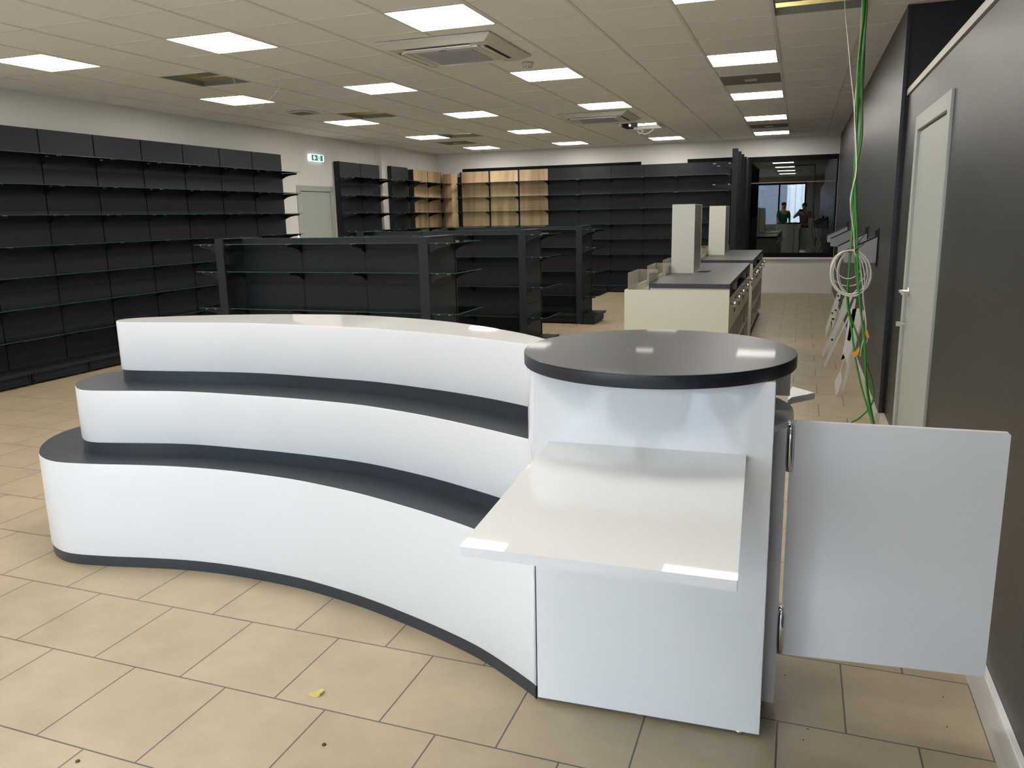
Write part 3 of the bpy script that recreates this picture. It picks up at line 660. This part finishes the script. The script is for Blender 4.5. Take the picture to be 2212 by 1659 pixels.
# ------------------------------------------------------------------ service counters in the middle distance
def service_counter(y0, y1, label, knobs):
    x0, x1, zt = -1.163, -0.517, 0.955
    t = thing('service_counter', label, 'counter', (0, y0, 0), 0, 'cream service counters'); L = y1-y0
    MB().box(x0, x1, 0, L, zt-0.038, zt, 0, 0.001).build('worktop', [m_worktop], t)
    MB().box(x0+0.004, x1+0.003, -0.002, 0.0, zt-0.0378, zt-0.0005).build('worktop_edge', m_anth, t)
    MB().box(x0, x1-0.0, 0.008, 0.030, 0.0, 0.916).box(x0, x1, L-0.03, L-0.008, 0.07, 0.916).box(x0, x0+0.02, 0.03, L-0.03, 0.05, 0.9).build('end_panel', m_cream, t)
    # tray side (towards -x)
    tr_ = MB().box(-1.38, x0, 0.008, 0.028, 0.0, 0.898).box(-1.38, -1.36, 0.028, L, 0.0, 0.898).box(-1.36, x0, 0.028, L, 0.82, 0.84).box(-1.38, x0, L-0.02, L, 0, 0.898)
    tr_.build('display_tray', m_cream, t)
    yp = 0.03
    for k in range(3):
        a = 0.03+k*(L-0.06)/3; b = 0.03+(k+0.5)*(L-0.06)/3
        MB().box(-1.356, -1.352, a, b, 0.84, 1.04).box(-1.180, -1.176, a, b, 0.84, 1.04).box(-1.352, -1.180, b-0.004, b, 0.84, 1.04).build('clear_divider', m_acryl, t)
    # niche band
    nb = MB().box(x0+0.02, x1-0.004, 0.03, L-0.03, 0.83, 0.838).box(x1-0.30, x1-0.28, 0.03, L-0.03, 0.57, 0.916)
    ns = [(0.32, 0.83), (0.96, 2.08), (2.19, L-0.1)]
    prev = 0.03
    for a, b in ns:
        nb.box(x1-0.02, x1-0.004, prev, a, 0.838, 0.916); prev = b
        nb.box(x1-0.28, x1-0.005, a, a+0.012, 0.838, 0.916, 1).box(x1-0.28, x1-0.005, b-0.012, b, 0.838, 0.916, 1)
    nb.box(x1-0.02, x1-0.004, prev, L-0.03, 0.838, 0.916)
    nb.build('niche_surround', [m_steel2, m_edge], t)
    # drawers
    ed = [0.03]+[(knobs[i]+knobs[i+1])/2 for i in range(len(knobs)-1)]+[L-0.03]
    for i, k in enumerate(knobs):
        dr = MB().box(x1-0.018, x1, ed[i]+0.002, ed[i+1]-0.002, 0.575, 0.828, 0, 0.001).box(x1-0.25, x1-0.018, ed[i]+0.01, ed[i+1]-0.01, 0.585, 0.80).build('drawer', m_cream, t)
        MB().lathe([(0, 0), (0.010, 0), (0.010, 0.018), (0.0165, 0.020), (0.0165, 0.046), (0.014, 0.049), (0, 0.049)], (x1, k, 0.785), 18, 0, 'x').build('knob', m_chrome, dr)
        kk = MB().lathe([(0, 0), (0.009, 0), (0.009, 0.012), (0, 0.013)], (x1, k+0.12, 0.755), 12, 0, 'x').box(x1+0.012, x1+0.035, k+0.118, k+0.122, 0.745, 0.760)
        kk.box(x1+0.024, x1+0.032, k+0.112, k+0.128, 0.705, 0.742, 1, 0.002).box(x1+0.026, x1+0.029, k+0.116, k+0.124, 0.68, 0.706, 0)
        kk.build('key', [m_chrome, m_key], dr)
    # open cubbies
    cb = MB().box(x1-0.40, x1-0.003, 0.03, L-0.03, 0.555, 0.573).box(x1-0.40, x1-0.003, 0.03, L-0.03, 0.325, 0.343).box(x1-0.40, x1-0.003, 0.03, L-0.03, 0.10, 0.118).box(x1-0.41, x1-0.40, 0.03, L-0.03, 0.10, 0.573)
    for i in range(1, 6):
        y = 0.03+(L-0.06)*i/6; cb.box(x1-0.40, x1-0.003, y-0.009, y+0.009, 0.118, 0.555)
    cb.build('cubby_shelf', m_cream, t)
    MB().box(x0+0.03, x1-0.03, 0.05, L-0.05, 0.0, 0.099).build('toe_kick', m_anth, t)
    return t
service_counter(6.53, 9.29, 'cream service counter with grey worktop and keyed drawers, nearer of the two', [0.11, 0.62, 1.17, 1.80, 2.55])
service_counter(9.83, 12.45, 'cream service counter with grey worktop and keyed drawers, farther of the two', [0.27, 0.52, 1.06, 1.75, 2.40])
def column(y, label):
    t = thing('display_column', label, 'display column', (-1.0565, y, 0.9555), 0, 'white columns on the service counters')
    MB().box(-0.107, 0.107, 0, 0.018, 0, 0.652).box(-0.107, -0.089, 0.018, 0.57, 0, 0.652).box(-0.107, 0.107, 0.552, 0.57, 0, 0.652).build('column_panel', m_edge if False else m_cream, t)
    MB().box(-0.089, 0.107, 0.018, 0.552, 0.640, 0.652).box(-0.089, 0.107, 0.018, 0.552, 0, 0.010).build('column_cap', m_cream, t)
    MB().box(0.100, 0.105, 0.018, 0.552, 0.010, 0.640).build('glass_side', m_smoke, t)
    MB().box(-0.085, -0.08, 0.02, 0.55, 0.01, 0.64).build('mirror_back', mat('dull_mirror', (0.4, 0.38, 0.33), 0.2, metal=0.8), t)
    return t
column(7.68, 'tall cream display column with glass side on the nearer service counter')
column(10.95, 'tall cream display column with glass side on the farther service counter')
tag(MB().tube(catmull([(0, 0, 0.004), (0.04, 0.02, 0.004), (0.08, 0.0, 0.004), (0.10, 0.05, 0.004), (0.04, 0.06, 0.004), (0.12, 0.10, 0.004)], 6), 0.004).build('cable_offcut', m_key), 'short black cable lying at the foot of the nearer display column', 'cable').location = (-0.93, 7.82, 0.957)

# ------------------------------------------------------------------ sloped holders on the far dark wall
for y, lab in ((7.02, 'nearest of the grey sloped wall brackets on the far dark wall'), (8.11, 'second nearest grey sloped wall bracket on the far dark wall'), (10.15, 'third grey sloped wall bracket from the near end of the far dark wall'), (11.46, 'farthest grey sloped wall bracket, beside the big dark window')):
    t = thing('wall_bracket', lab, 'wall bracket', (XF, y, 1.10), 0, 'grey sloped wall brackets')
    MB().box(-0.012, 0.0, -0.012, 0.012, -0.03, 0.275).box(-0.030, -0.012, -0.004, 0.004, 0.2, 0.26).build('wall_plate', m_steel2, t)
    MB().prism([(-0.012, 0.0), (-0.012, 0.205), (-0.255, 0.085), (-0.255, 0.01), (-0.245, 0.0)], -0.03, 0.03, fn=lambda a, b, z: (a, z, b)).build('side_plate', m_lgrey, t, 0.002)
    MB().prism([(-0.012, 0.205), (-0.012, 0.222), (-0.258, 0.098), (-0.255, 0.084)], -0.026, 0.032, fn=lambda a, b, z: (a, z, b)).build('sloped_pad', m_black, t)

# ------------------------------------------------------------------ hanging cables
def P2(px, py, y):  # helper to place points on a vertical plane seen at a picture position
    d = (r2*((px-1114.15)/F_PX) - u2*((py-806.1)/F_PX) + fw); k = y/d.y
    return (d.x*k, y, CAM_Z+d.z*k)
def cable(name, pts, r, m, label, group, extra=None, top=None):
    path = [P2(*p) for p in pts]
    if top: path = [top]+path
    if extra: path += extra
    o = MB().tube(catmull(path, 5), r, 0, 8).build(name, m); tag(o, label, 'cable', group); return o
GRN = 'green cables hanging from the open ceiling tile'
TOP = lambda dx: (0.27+dx, 5.80, 3.05)
cable('green_cable', [(1873, 8, 5.8), (1862, 170, 5.82), (1862, 290, 5.84), (1849, 370, 5.85), (1846, 440, 5.85), (1840, 520, 5.85), (1830, 640, 5.85), (1838, 700, 5.85), (1848, 775, 5.83), (1862, 840, 5.8), (1880, 900, 5.75), (1888, 930, 5.7)], 0.0065, m_green, 'green hanging cable that bows furthest left near the floor', GRN, top=TOP(0.05))
cable('green_cable', [(1868, 12, 5.8), (1858, 120, 5.82), (1852, 260, 5.84), (1846, 360, 5.85), (1850, 420, 5.85), (1846, 520, 5.83), (1850, 600, 5.83), (1862, 690, 5.82), (1867, 760, 5.82), (1874, 840, 5.8), (1886, 905, 5.75), (1892, 930, 5.7)], 0.0065, m_green, 'green hanging cable running straightest down to the gate', GRN, top=TOP(0.03))
cable('green_cable', [(1871, 15, 5.83), (1866, 140, 5.84), (1858, 300, 5.86), (1843, 400, 5.87), (1841, 480, 5.87), (1835, 560, 5.87), (1833, 660, 5.86), (1850, 720, 5.86), (1866, 770, 5.85), (1880, 810, 5.85), (1887, 845, 5.85), (1884, 870, 5.84), (1870, 890, 5.8), (1852, 906, 5.7), (1838, 914, 5.65)], 0.006, m_green, 'green hanging cable whose loose end curls back left near the floor', GRN, extra=[(0.33, 5.5, 0.03), (0.22, 5.3, 0.01)], top=TOP(0.07))
cable('green_cable', [(1866, 14, 5.77), (1853, 150, 5.79), (1850, 300, 5.8), (1848, 430, 5.8), (1851, 500, 5.8), (1853, 590, 5.8), (1859, 670, 5.8), (1868, 740, 5.79), (1871, 830, 5.78), (1883, 905, 5.72), (1889, 930, 5.68)], 0.0065, m_green, 'green hanging cable at the right of the bundle halfway down', GRN, top=TOP(0.01))
WHT = 'white cables hanging from the open ceiling tile'
w1 = cable('white_cable', [(1825, 10, 5.8), (1831, 80, 5.8), (1838, 160, 5.8), (1845, 230, 5.8), (1847, 300, 5.79), (1849, 370, 5.79), (1837, 430, 5.79), (1842, 475, 5.8), (1846, 520, 5.8), (1847, 550, 5.8)], 0.0032, m_wcable, 'white hanging cable that starts furthest left at the open ceiling tile', WHT, top=TOP(-0.08))
w2 = cable('white_cable', [(1862, 14, 5.8), (1858, 80, 5.8), (1852, 160, 5.8), (1846, 240, 5.79), (1849, 300, 5.78), (1850, 370, 5.78), (1839, 420, 5.78), (1838, 460, 5.79), (1844, 500, 5.79), (1846, 548, 5.79)], 0.0032, m_wcable, 'white hanging cable that starts next to the green ones', WHT, top=TOP(0.02))
# coil
coil = MB(); ccx, ccy = 1838, 590
path = []
rr = [(43, 50, 0, 0), (38, 45, -2, 1), (45, 47, 0, 2), (33, 49, 4, 2), (42, 41, -3, 4), (36, 47, 6, 0), (28, 30, -6, -18), (40, 50, 2, 1), (30, 44, -8, 4), (44, 44, 0, 6), (34, 48, 8, 0), (39, 36, -5, -8)]
pp = []
for i, (ra, rb, dx, dy) in enumerate(rr):
    for k in range(16):
        a = -PI/2+2*PI*k/16; pp.append(P2(ccx+dx+ra*math.cos(a), ccy+dy+rb*math.sin(a)+(50-rb+dy)*(-math.sin(a) if math.sin(a) < 0 else 0)*-0.9, 5.80+0.0075*i+0.006*math.sin(3*a)))
coil.tube(catmull(pp, 2), 0.0034, 0, 6)
tag(coil.build('cable_coil', m_wcable), 'coil of white cable tied up in front of the grey wall brackets', 'cable')
tag(MB().tube(catmull([P2(1868, 508, 5.78), P2(1856, 522, 5.79), P2(1850, 538, 5.8), P2(1845, 545, 5.80)], 5), 0.003, 0, 6).tube(catmull([P2(1845, 545, 5.80), P2(1852, 537, 5.79), P2(1862, 530, 5.78), P2(1872, 519, 5.77)], 5), 0.003, 0, 6).build('cable_tie', m_key), 'black cable tie holding the white cable coil', 'cable tie')
w3 = cable('white_cable', [(1846, 548, 5.8), (1860, 560, 5.8), (1868, 600, 5.8), (1864, 640, 5.8), (1868, 670, 5.8), (1871, 700, 5.8), (1868, 725, 5.8), (1862, 745, 5.8), (1858, 770, 5.8)], 0.003, m_wcable, 'white cable tail with an orange tag hanging below the coil, left one', WHT)
w4 = cable('white_cable', [(1846, 549, 5.81), (1858, 575, 5.81), (1864, 625, 5.81), (1868, 675, 5.81), (1871, 712, 5.81), (1874, 732, 5.81), (1868, 745, 5.81)], 0.003, m_wcable, 'white cable tail with an orange tag hanging below the coil, right one', WHT)
def flag(pts, y, par):
    P = [P2(a, b, y) for a, b in pts]; n = len(P)
    vs = P+[(p[0], p[1]+0.006, p[2]) for p in P]
    MB().add(vs, [tuple(range(n)), tuple(range(2*n-1, n-1, -1))]+[(i, i+n, (i+1) % n+n, (i+1) % n) for i in range(n)]).build('orange_tag', m_orange, par)
flag([(1856, 748), (1857, 757), (1853, 768), (1842, 775), (1840, 766), (1849, 757)], 5.79, w3)
flag([(1869, 711), (1874, 713), (1876, 722), (1878, 729), (1873, 731), (1870, 724)], 5.80, w4)

# ------------------------------------------------------------------ white cut-out boards leaning on the far dark wall
wz = lambda x, y: (1760+x/6.144, 600+y/6.144)
def board(pts, y, th, label, holes=()):
    P = [P2(*wz(a, b), y) for a, b in pts]; t = thing('cut_out_board', label, 'board', (0, 0, 0), 0, 'white cut-out boards leaning on the dark wall')
    zmin = min(p[2] for p in P); P = [(p[0], p[1], p[2]-zmin+0.001) for p in P]
    poly = [(p[0], p[2]) for p in P]
    A = sum(poly[i][0]*poly[(i+1) % len(poly)][1]-poly[(i+1) % len(poly)][0]*poly[i][1] for i in range(len(poly)))
    if A < 0: poly = poly[::-1]
    bm = bmesh.new(); vsb = [bm.verts.new((a, y, b)) for a, b in poly]; f = bm.faces.new(vsb)
    bmesh.ops.triangulate(bm, faces=[f]); r = bmesh.ops.extrude_face_region(bm, geom=bm.faces[:])
    for v in [e for e in r['geom'] if isinstance(e, bmesh.types.BMVert)]: v.co.y += th
    bmesh.ops.recalc_face_normals(bm, faces=bm.faces[:]); me = bpy.data.meshes.new('board_panel'); bm.to_mesh(me); bm.free(); me.materials.append(m_wframe)
    o = bpy.data.objects.new('board_panel', me); COL.objects.link(o); o.parent = t
    if holes:
        h = MB()
        for (a, b, r) in holes:
            q = P2(*wz(a, b), y); h.lathe([(0, -0.0015), (r, -0.0015), (r, 0.0)], (q[0], y, q[2]), 10, 0, 'y')
        h.build('screw_hole', m_black, t)
    return t
board([(262, 1390), (335, 1245), (395, 1060), (375, 1010), (345, 1100), (400, 860), (465, 430), (500, 420), (430, 830), (470, 850), (555, 420), (600, 410), (640, 480), (545, 850), (500, 930), (440, 1080), (430, 1190), (402, 1070), (345, 1230), (360, 1350), (350, 1400), (290, 1577), (280, 1577)], 6.87, 0.016, 'white forked board with a diamond foot, nearest of the leaning boards')
board([(360, 1500), (395, 1330), (440, 1110), (560, 760), (640, 440), (665, 440), (655, 560), (560, 860), (500, 1120), (440, 1310), (378, 1537), (366, 1530)], 7.02, 0.016, 'plain white leaning strip board just behind the diamond-footed board')
board([(118, 1150), (200, 960), (330, 740), (420, 560), (530, 270), (550, 285), (530, 400), (440, 560), (340, 760), (230, 1000), (140, 1180), (125, 1190)], 8.13, 0.016, 'long straight white leaning board with its foot furthest left of the near ones')
board([(88, 1020), (150, 880), (240, 700), (340, 480), (400, 280), (480, 250), (500, 260), (470, 330), (390, 500), (300, 690), (210, 850), (115, 1050), (95, 1057)], 8.72, 0.016, 'broad white leaning board behind the long straight one', holes=[(230, 823, 0.012)])
board([(180, 900), (260, 740), (330, 560), (415, 400), (450, 300), (440, 420), (330, 640), (250, 850), (205, 930), (188, 925)], 9.3, 0.016, 'short narrow white leaning board between the front and back groups')
board([(135, 690), (200, 500), (300, 200), (330, 190), (345, 220), (310, 380), (250, 640), (240, 670), (225, 660), (230, 560), (215, 590), (160, 770), (145, 782), (140, 740), (200, 590), (150, 712)], 10.2, 0.016, 'white leaning board with black screw holes, rearmost of the group', holes=[(310, 240, 0.012), (325, 300, 0.012), (277, 433, 0.012), (232, 470, 0.012), (243, 547, 0.015)])
board([(240, 640), (300, 500), (340, 300), (420, 70), (430, 75), (405, 200), (330, 480), (300, 560), (250, 680)], 10.0, 0.016, 'thin upright white strip leaning beside the board with screw holes')
board([(330, 480), (360, 250), (390, 40), (405, 45), (400, 160), (372, 330), (340, 500)], 10.5, 0.016, 'short white stick standing behind the thin strip, under the cable coil')

# ------------------------------------------------------------------ small things on the floor
tp = MB().prism([(0, 0), (0.012, 0.022), (0.03, 0.03), (0.046, 0.02), (0.04, 0.0), (0.022, -0.006)], 0.0, 0.0015).prism([(0.018, 0.006), (0.034, 0.034), (0.048, 0.028), (0.044, 0.004)], 0.0015, 0.010)
o = tp.build('tape_scrap', m_tape); o.location = (-1.45, 1.925, 0.0005); tag(o, 'crumpled scrap of yellowish clear tape on a floor joint', 'tape')
for i, (px, py) in enumerate([(168, 1645), (700, 1609), (1745, 1575), (1735, 1598), (2037, 1506), (2046, 1570), (1696, 1459)]):
    d = (r2*((px-1114.15)/F_PX) - u2*((py-806.1)/F_PX) + fw); k = -CAM_Z/d.z
    labs = ['dark oval crumb on the floor at the bottom left', 'brown crumb on the floor below the tape scrap', 'tiny black speck on the floor right of the counter foot, upper of two', 'tiny black speck on the floor right of the counter foot, lower of two', 'tiny speck on the floor under the gate', 'brown sliver on the floor near the right skirting', 'tiny speck on the floor right of the tall post panel']
    r = 0.007 if i < 2 else 0.0025
    o = MB().lathe([(0, 0), (r, 0), (r*0.8, r*0.5), (0, r*0.6)], (d.x*k, d.y*k, 0.0), 9).build('crumb', m_debris); tag(o, labs[i], 'debris', 'crumbs on the floor')

# ------------------------------------------------------------------ people behind the viewer (seen only mirrored in the far window)
m_skin = mat('skin', (0.48, 0.29, 0.20), 0.5); m_hair = mat('dark_hair', (0.03, 0.02, 0.015), 0.6)
def skinned(name, V, E, R, mt, parent):
    me = bpy.data.meshes.new(name); me.from_pydata(V, E, []); me.materials.append(mt)
    o = bpy.data.objects.new(name, me); COL.objects.link(o); o.parent = parent
    md = o.modifiers.new('skin', 'SKIN'); md.use_smooth_shade = True
    for i, r in enumerate(R): me.skin_vertices[0].data[i].radius = (r if isinstance(r, tuple) else (r, r))
    me.skin_vertices[0].data[0].use_root = True
    s = o.modifiers.new('sub', 'SUBSURF'); s.levels = 1; s.render_levels = 2
    return o
def figure(label, loc, rz, H, arms, shirt, trousers, hold=None):
    t = thing('person', label, 'person', loc, rz); s = H/1.78
    def S(p): return tuple(c*s for c in p)
    V = [(0, 0, 0.95), (0, 0, 1.15), (0, 0, 1.40), (0, -0.01, 1.50), (0, 0.015, 1.60), (0, 0.02, 1.70),
         (-0.10, 0, 0.90), (-0.11, 0.01, 0.50), (-0.12, -0.01, 0.09), (-0.12, 0.12, 0.03),
         (0.10, 0, 0.90), (0.11, 0.01, 0.50), (0.12, -0.01, 0.09), (0.12, 0.12, 0.03),
         (-0.19, 0, 1.41), arms[0][0], arms[0][1], (0.19, 0, 1.41), arms[1][0], arms[1][1]]
    E = [(0, 1), (1, 2), (2, 3), (3, 4), (4, 5), (0, 6), (6, 7), (7, 8), (8, 9), (0, 10), (10, 11), (11, 12), (12, 13), (2, 14), (14, 15), (15, 16), (2, 17), (17, 18), (18, 19)]
    R = [(0.14, 0.11), (0.13, 0.10), (0.15, 0.10), 0.055, 0.085, 0.085, 0.085, 0.06, 0.045, 0.04, 0.085, 0.06, 0.045, 0.04, 0.06, 0.042, 0.032, 0.06, 0.042, 0.032]
    # hands: palm and five fingers each
    def hand(ix, side):
        w_ = Vector(V[ix]); dr = (Vector(V[ix])-Vector(V[ix-1])).normalized(); lat = dr.cross(Vector((0, 1, 0.2))).normalized()*side
        p = w_+dr*0.06; V.append(tuple(p)); R.append(0.03); E.append((ix, len(V)-1)); pi = len(V)-1
        for k, (o_, ln) in enumerate(((-0.028, 0.055), (-0.01, 0.075), (0.008, 0.08), (0.024, 0.072))):
            q = p+lat*o_*1.1+dr*0.04; V.append(tuple(q)); R.append(0.0095); E.append((pi, len(V)-1))
            V.append(tuple(q+dr*ln*0.6+Vector((0, 0.025, 0)))); R.append(0.008); E.append((len(V)-2, len(V)-1))
        q = p-dr*0.02+lat*0.045; V.append(tuple(q)); R.append(0.011); E.append((pi, len(V)-1))
    hand(16, 1); hand(19, -1)
    body = skinned('body', [S(v) for v in V], E, [tuple(c*s for c in r) if isinstance(r, tuple) else r*s for r in R], m_skin, t)
    sv = [S(v) for v in [(0, 0, 0.93), (0, 0, 1.15), (0, 0, 1.40), (-0.19, 0, 1.41), tuple(Vector((-0.19, 0, 1.41)).lerp(Vector(arms[0][0]), 0.75)), (0.19, 0, 1.41), tuple(Vector((0.19, 0, 1.41)).lerp(Vector(arms[1][0]), 0.75)), (0, -0.005, 1.465)]]
    skinned('t_shirt', sv, [(0, 1), (1, 2), (2, 3), (3, 4), (2, 5), (5, 6), (2, 7)], [(0.165*s, 0.125*s), (0.155*s, 0.12*s), (0.17*s, 0.12*s), 0.075*s, 0.066*s, 0.075*s, 0.066*s, 0.07*s], shirt, t)
    tv = [S(v) for v in [(0, 0, 0.96), (-0.10, 0, 0.88), (-0.11, 0.01, 0.50), (-0.12, 0, 0.12), (0.10, 0, 0.88), (0.11, 0.01, 0.50), (0.12, 0, 0.12)]]
    skinned('trousers', tv, [(0, 1), (1, 2), (2, 3), (0, 4), (4, 5), (5, 6)], [(0.16*s, 0.12*s), 0.10*s, 0.075*s, 0.07*s, 0.10*s, 0.075*s, 0.07*s], trousers, t)
    hz = 1.665*s
    hd = MB(); pr = [(0.0, 0.118), (0.05, 0.108), (0.085, 0.075), (0.093, 0.03), (0.090, 0.0)]
    hd.lathe([(r*s, hz+h*s) for r, h in pr], (0, -0.002, 0), 20).build('hair', m_hair, t)
    fc = MB().lathe([(0, -0.012), (0.012, 0), (0, 0.012)], (-0.032*s, 0.098*s, hz-0.01), 10, 1).lathe([(0, -0.012), (0.012, 0), (0, 0.012)], (0.032*s, 0.098*s, hz-0.01), 10, 1)
    fc.tube([(0, 0.09*s, hz-0.0), (0, 0.115*s, hz-0.035), (0, 0.10*s, hz-0.045)], [0.006, 0.011, 0.008]).box(-0.022, 0.022, 0.088*s, 0.096*s, hz-0.075, hz-0.068, 1)
    fc.lathe([(0, -0.03), (0.01, 0), (0, 0.03)], (-0.092*s, 0.01, hz-0.02), 8).lathe([(0, -0.03), (0.01, 0), (0, 0.03)], (0.092*s, 0.01, hz-0.02), 8)
    fc.build('face', [m_skin, m_hair], t)
    return t
figure('person in a grey t-shirt photographing with a raised phone, mirrored in the big dark window', (0.10, -0.58, 0), 0, 1.80,
       [((-0.36, 0.14, 1.24), (-0.205, 0.32, 1.44)), ((0.24, 0.16, 1.22), (0.0, 0.32, 1.44))], mat('grey_cotton', (0.16, 0.15, 0.14), 0.9), mat('dark_denim', (0.02, 0.03, 0.05), 0.9))
figure('person in a green t-shirt standing beside the photographer, mirrored in the big dark window', (-0.64, -0.55, 0), -0.5, 1.84,
       [((-0.24, 0.03, 1.12), (-0.20, 0.20, 0.98)), ((0.24, 0.03, 1.12), (0.12, 0.22, 1.05))], mat('green_cotton', (0.01, 0.16, 0.10), 0.9), mat('dark_denim', (0.02, 0.03, 0.05), 0.9))
tag(MB().box(-0.075, 0.075, -0.048, -0.040, -0.036, 0.036, 0, 0.003).build('phone', m_key), 'dark phone held sideways by the photographer, mirrored in the big dark window', 'phone').location = (-0.01, -0.045, CAM_Z)
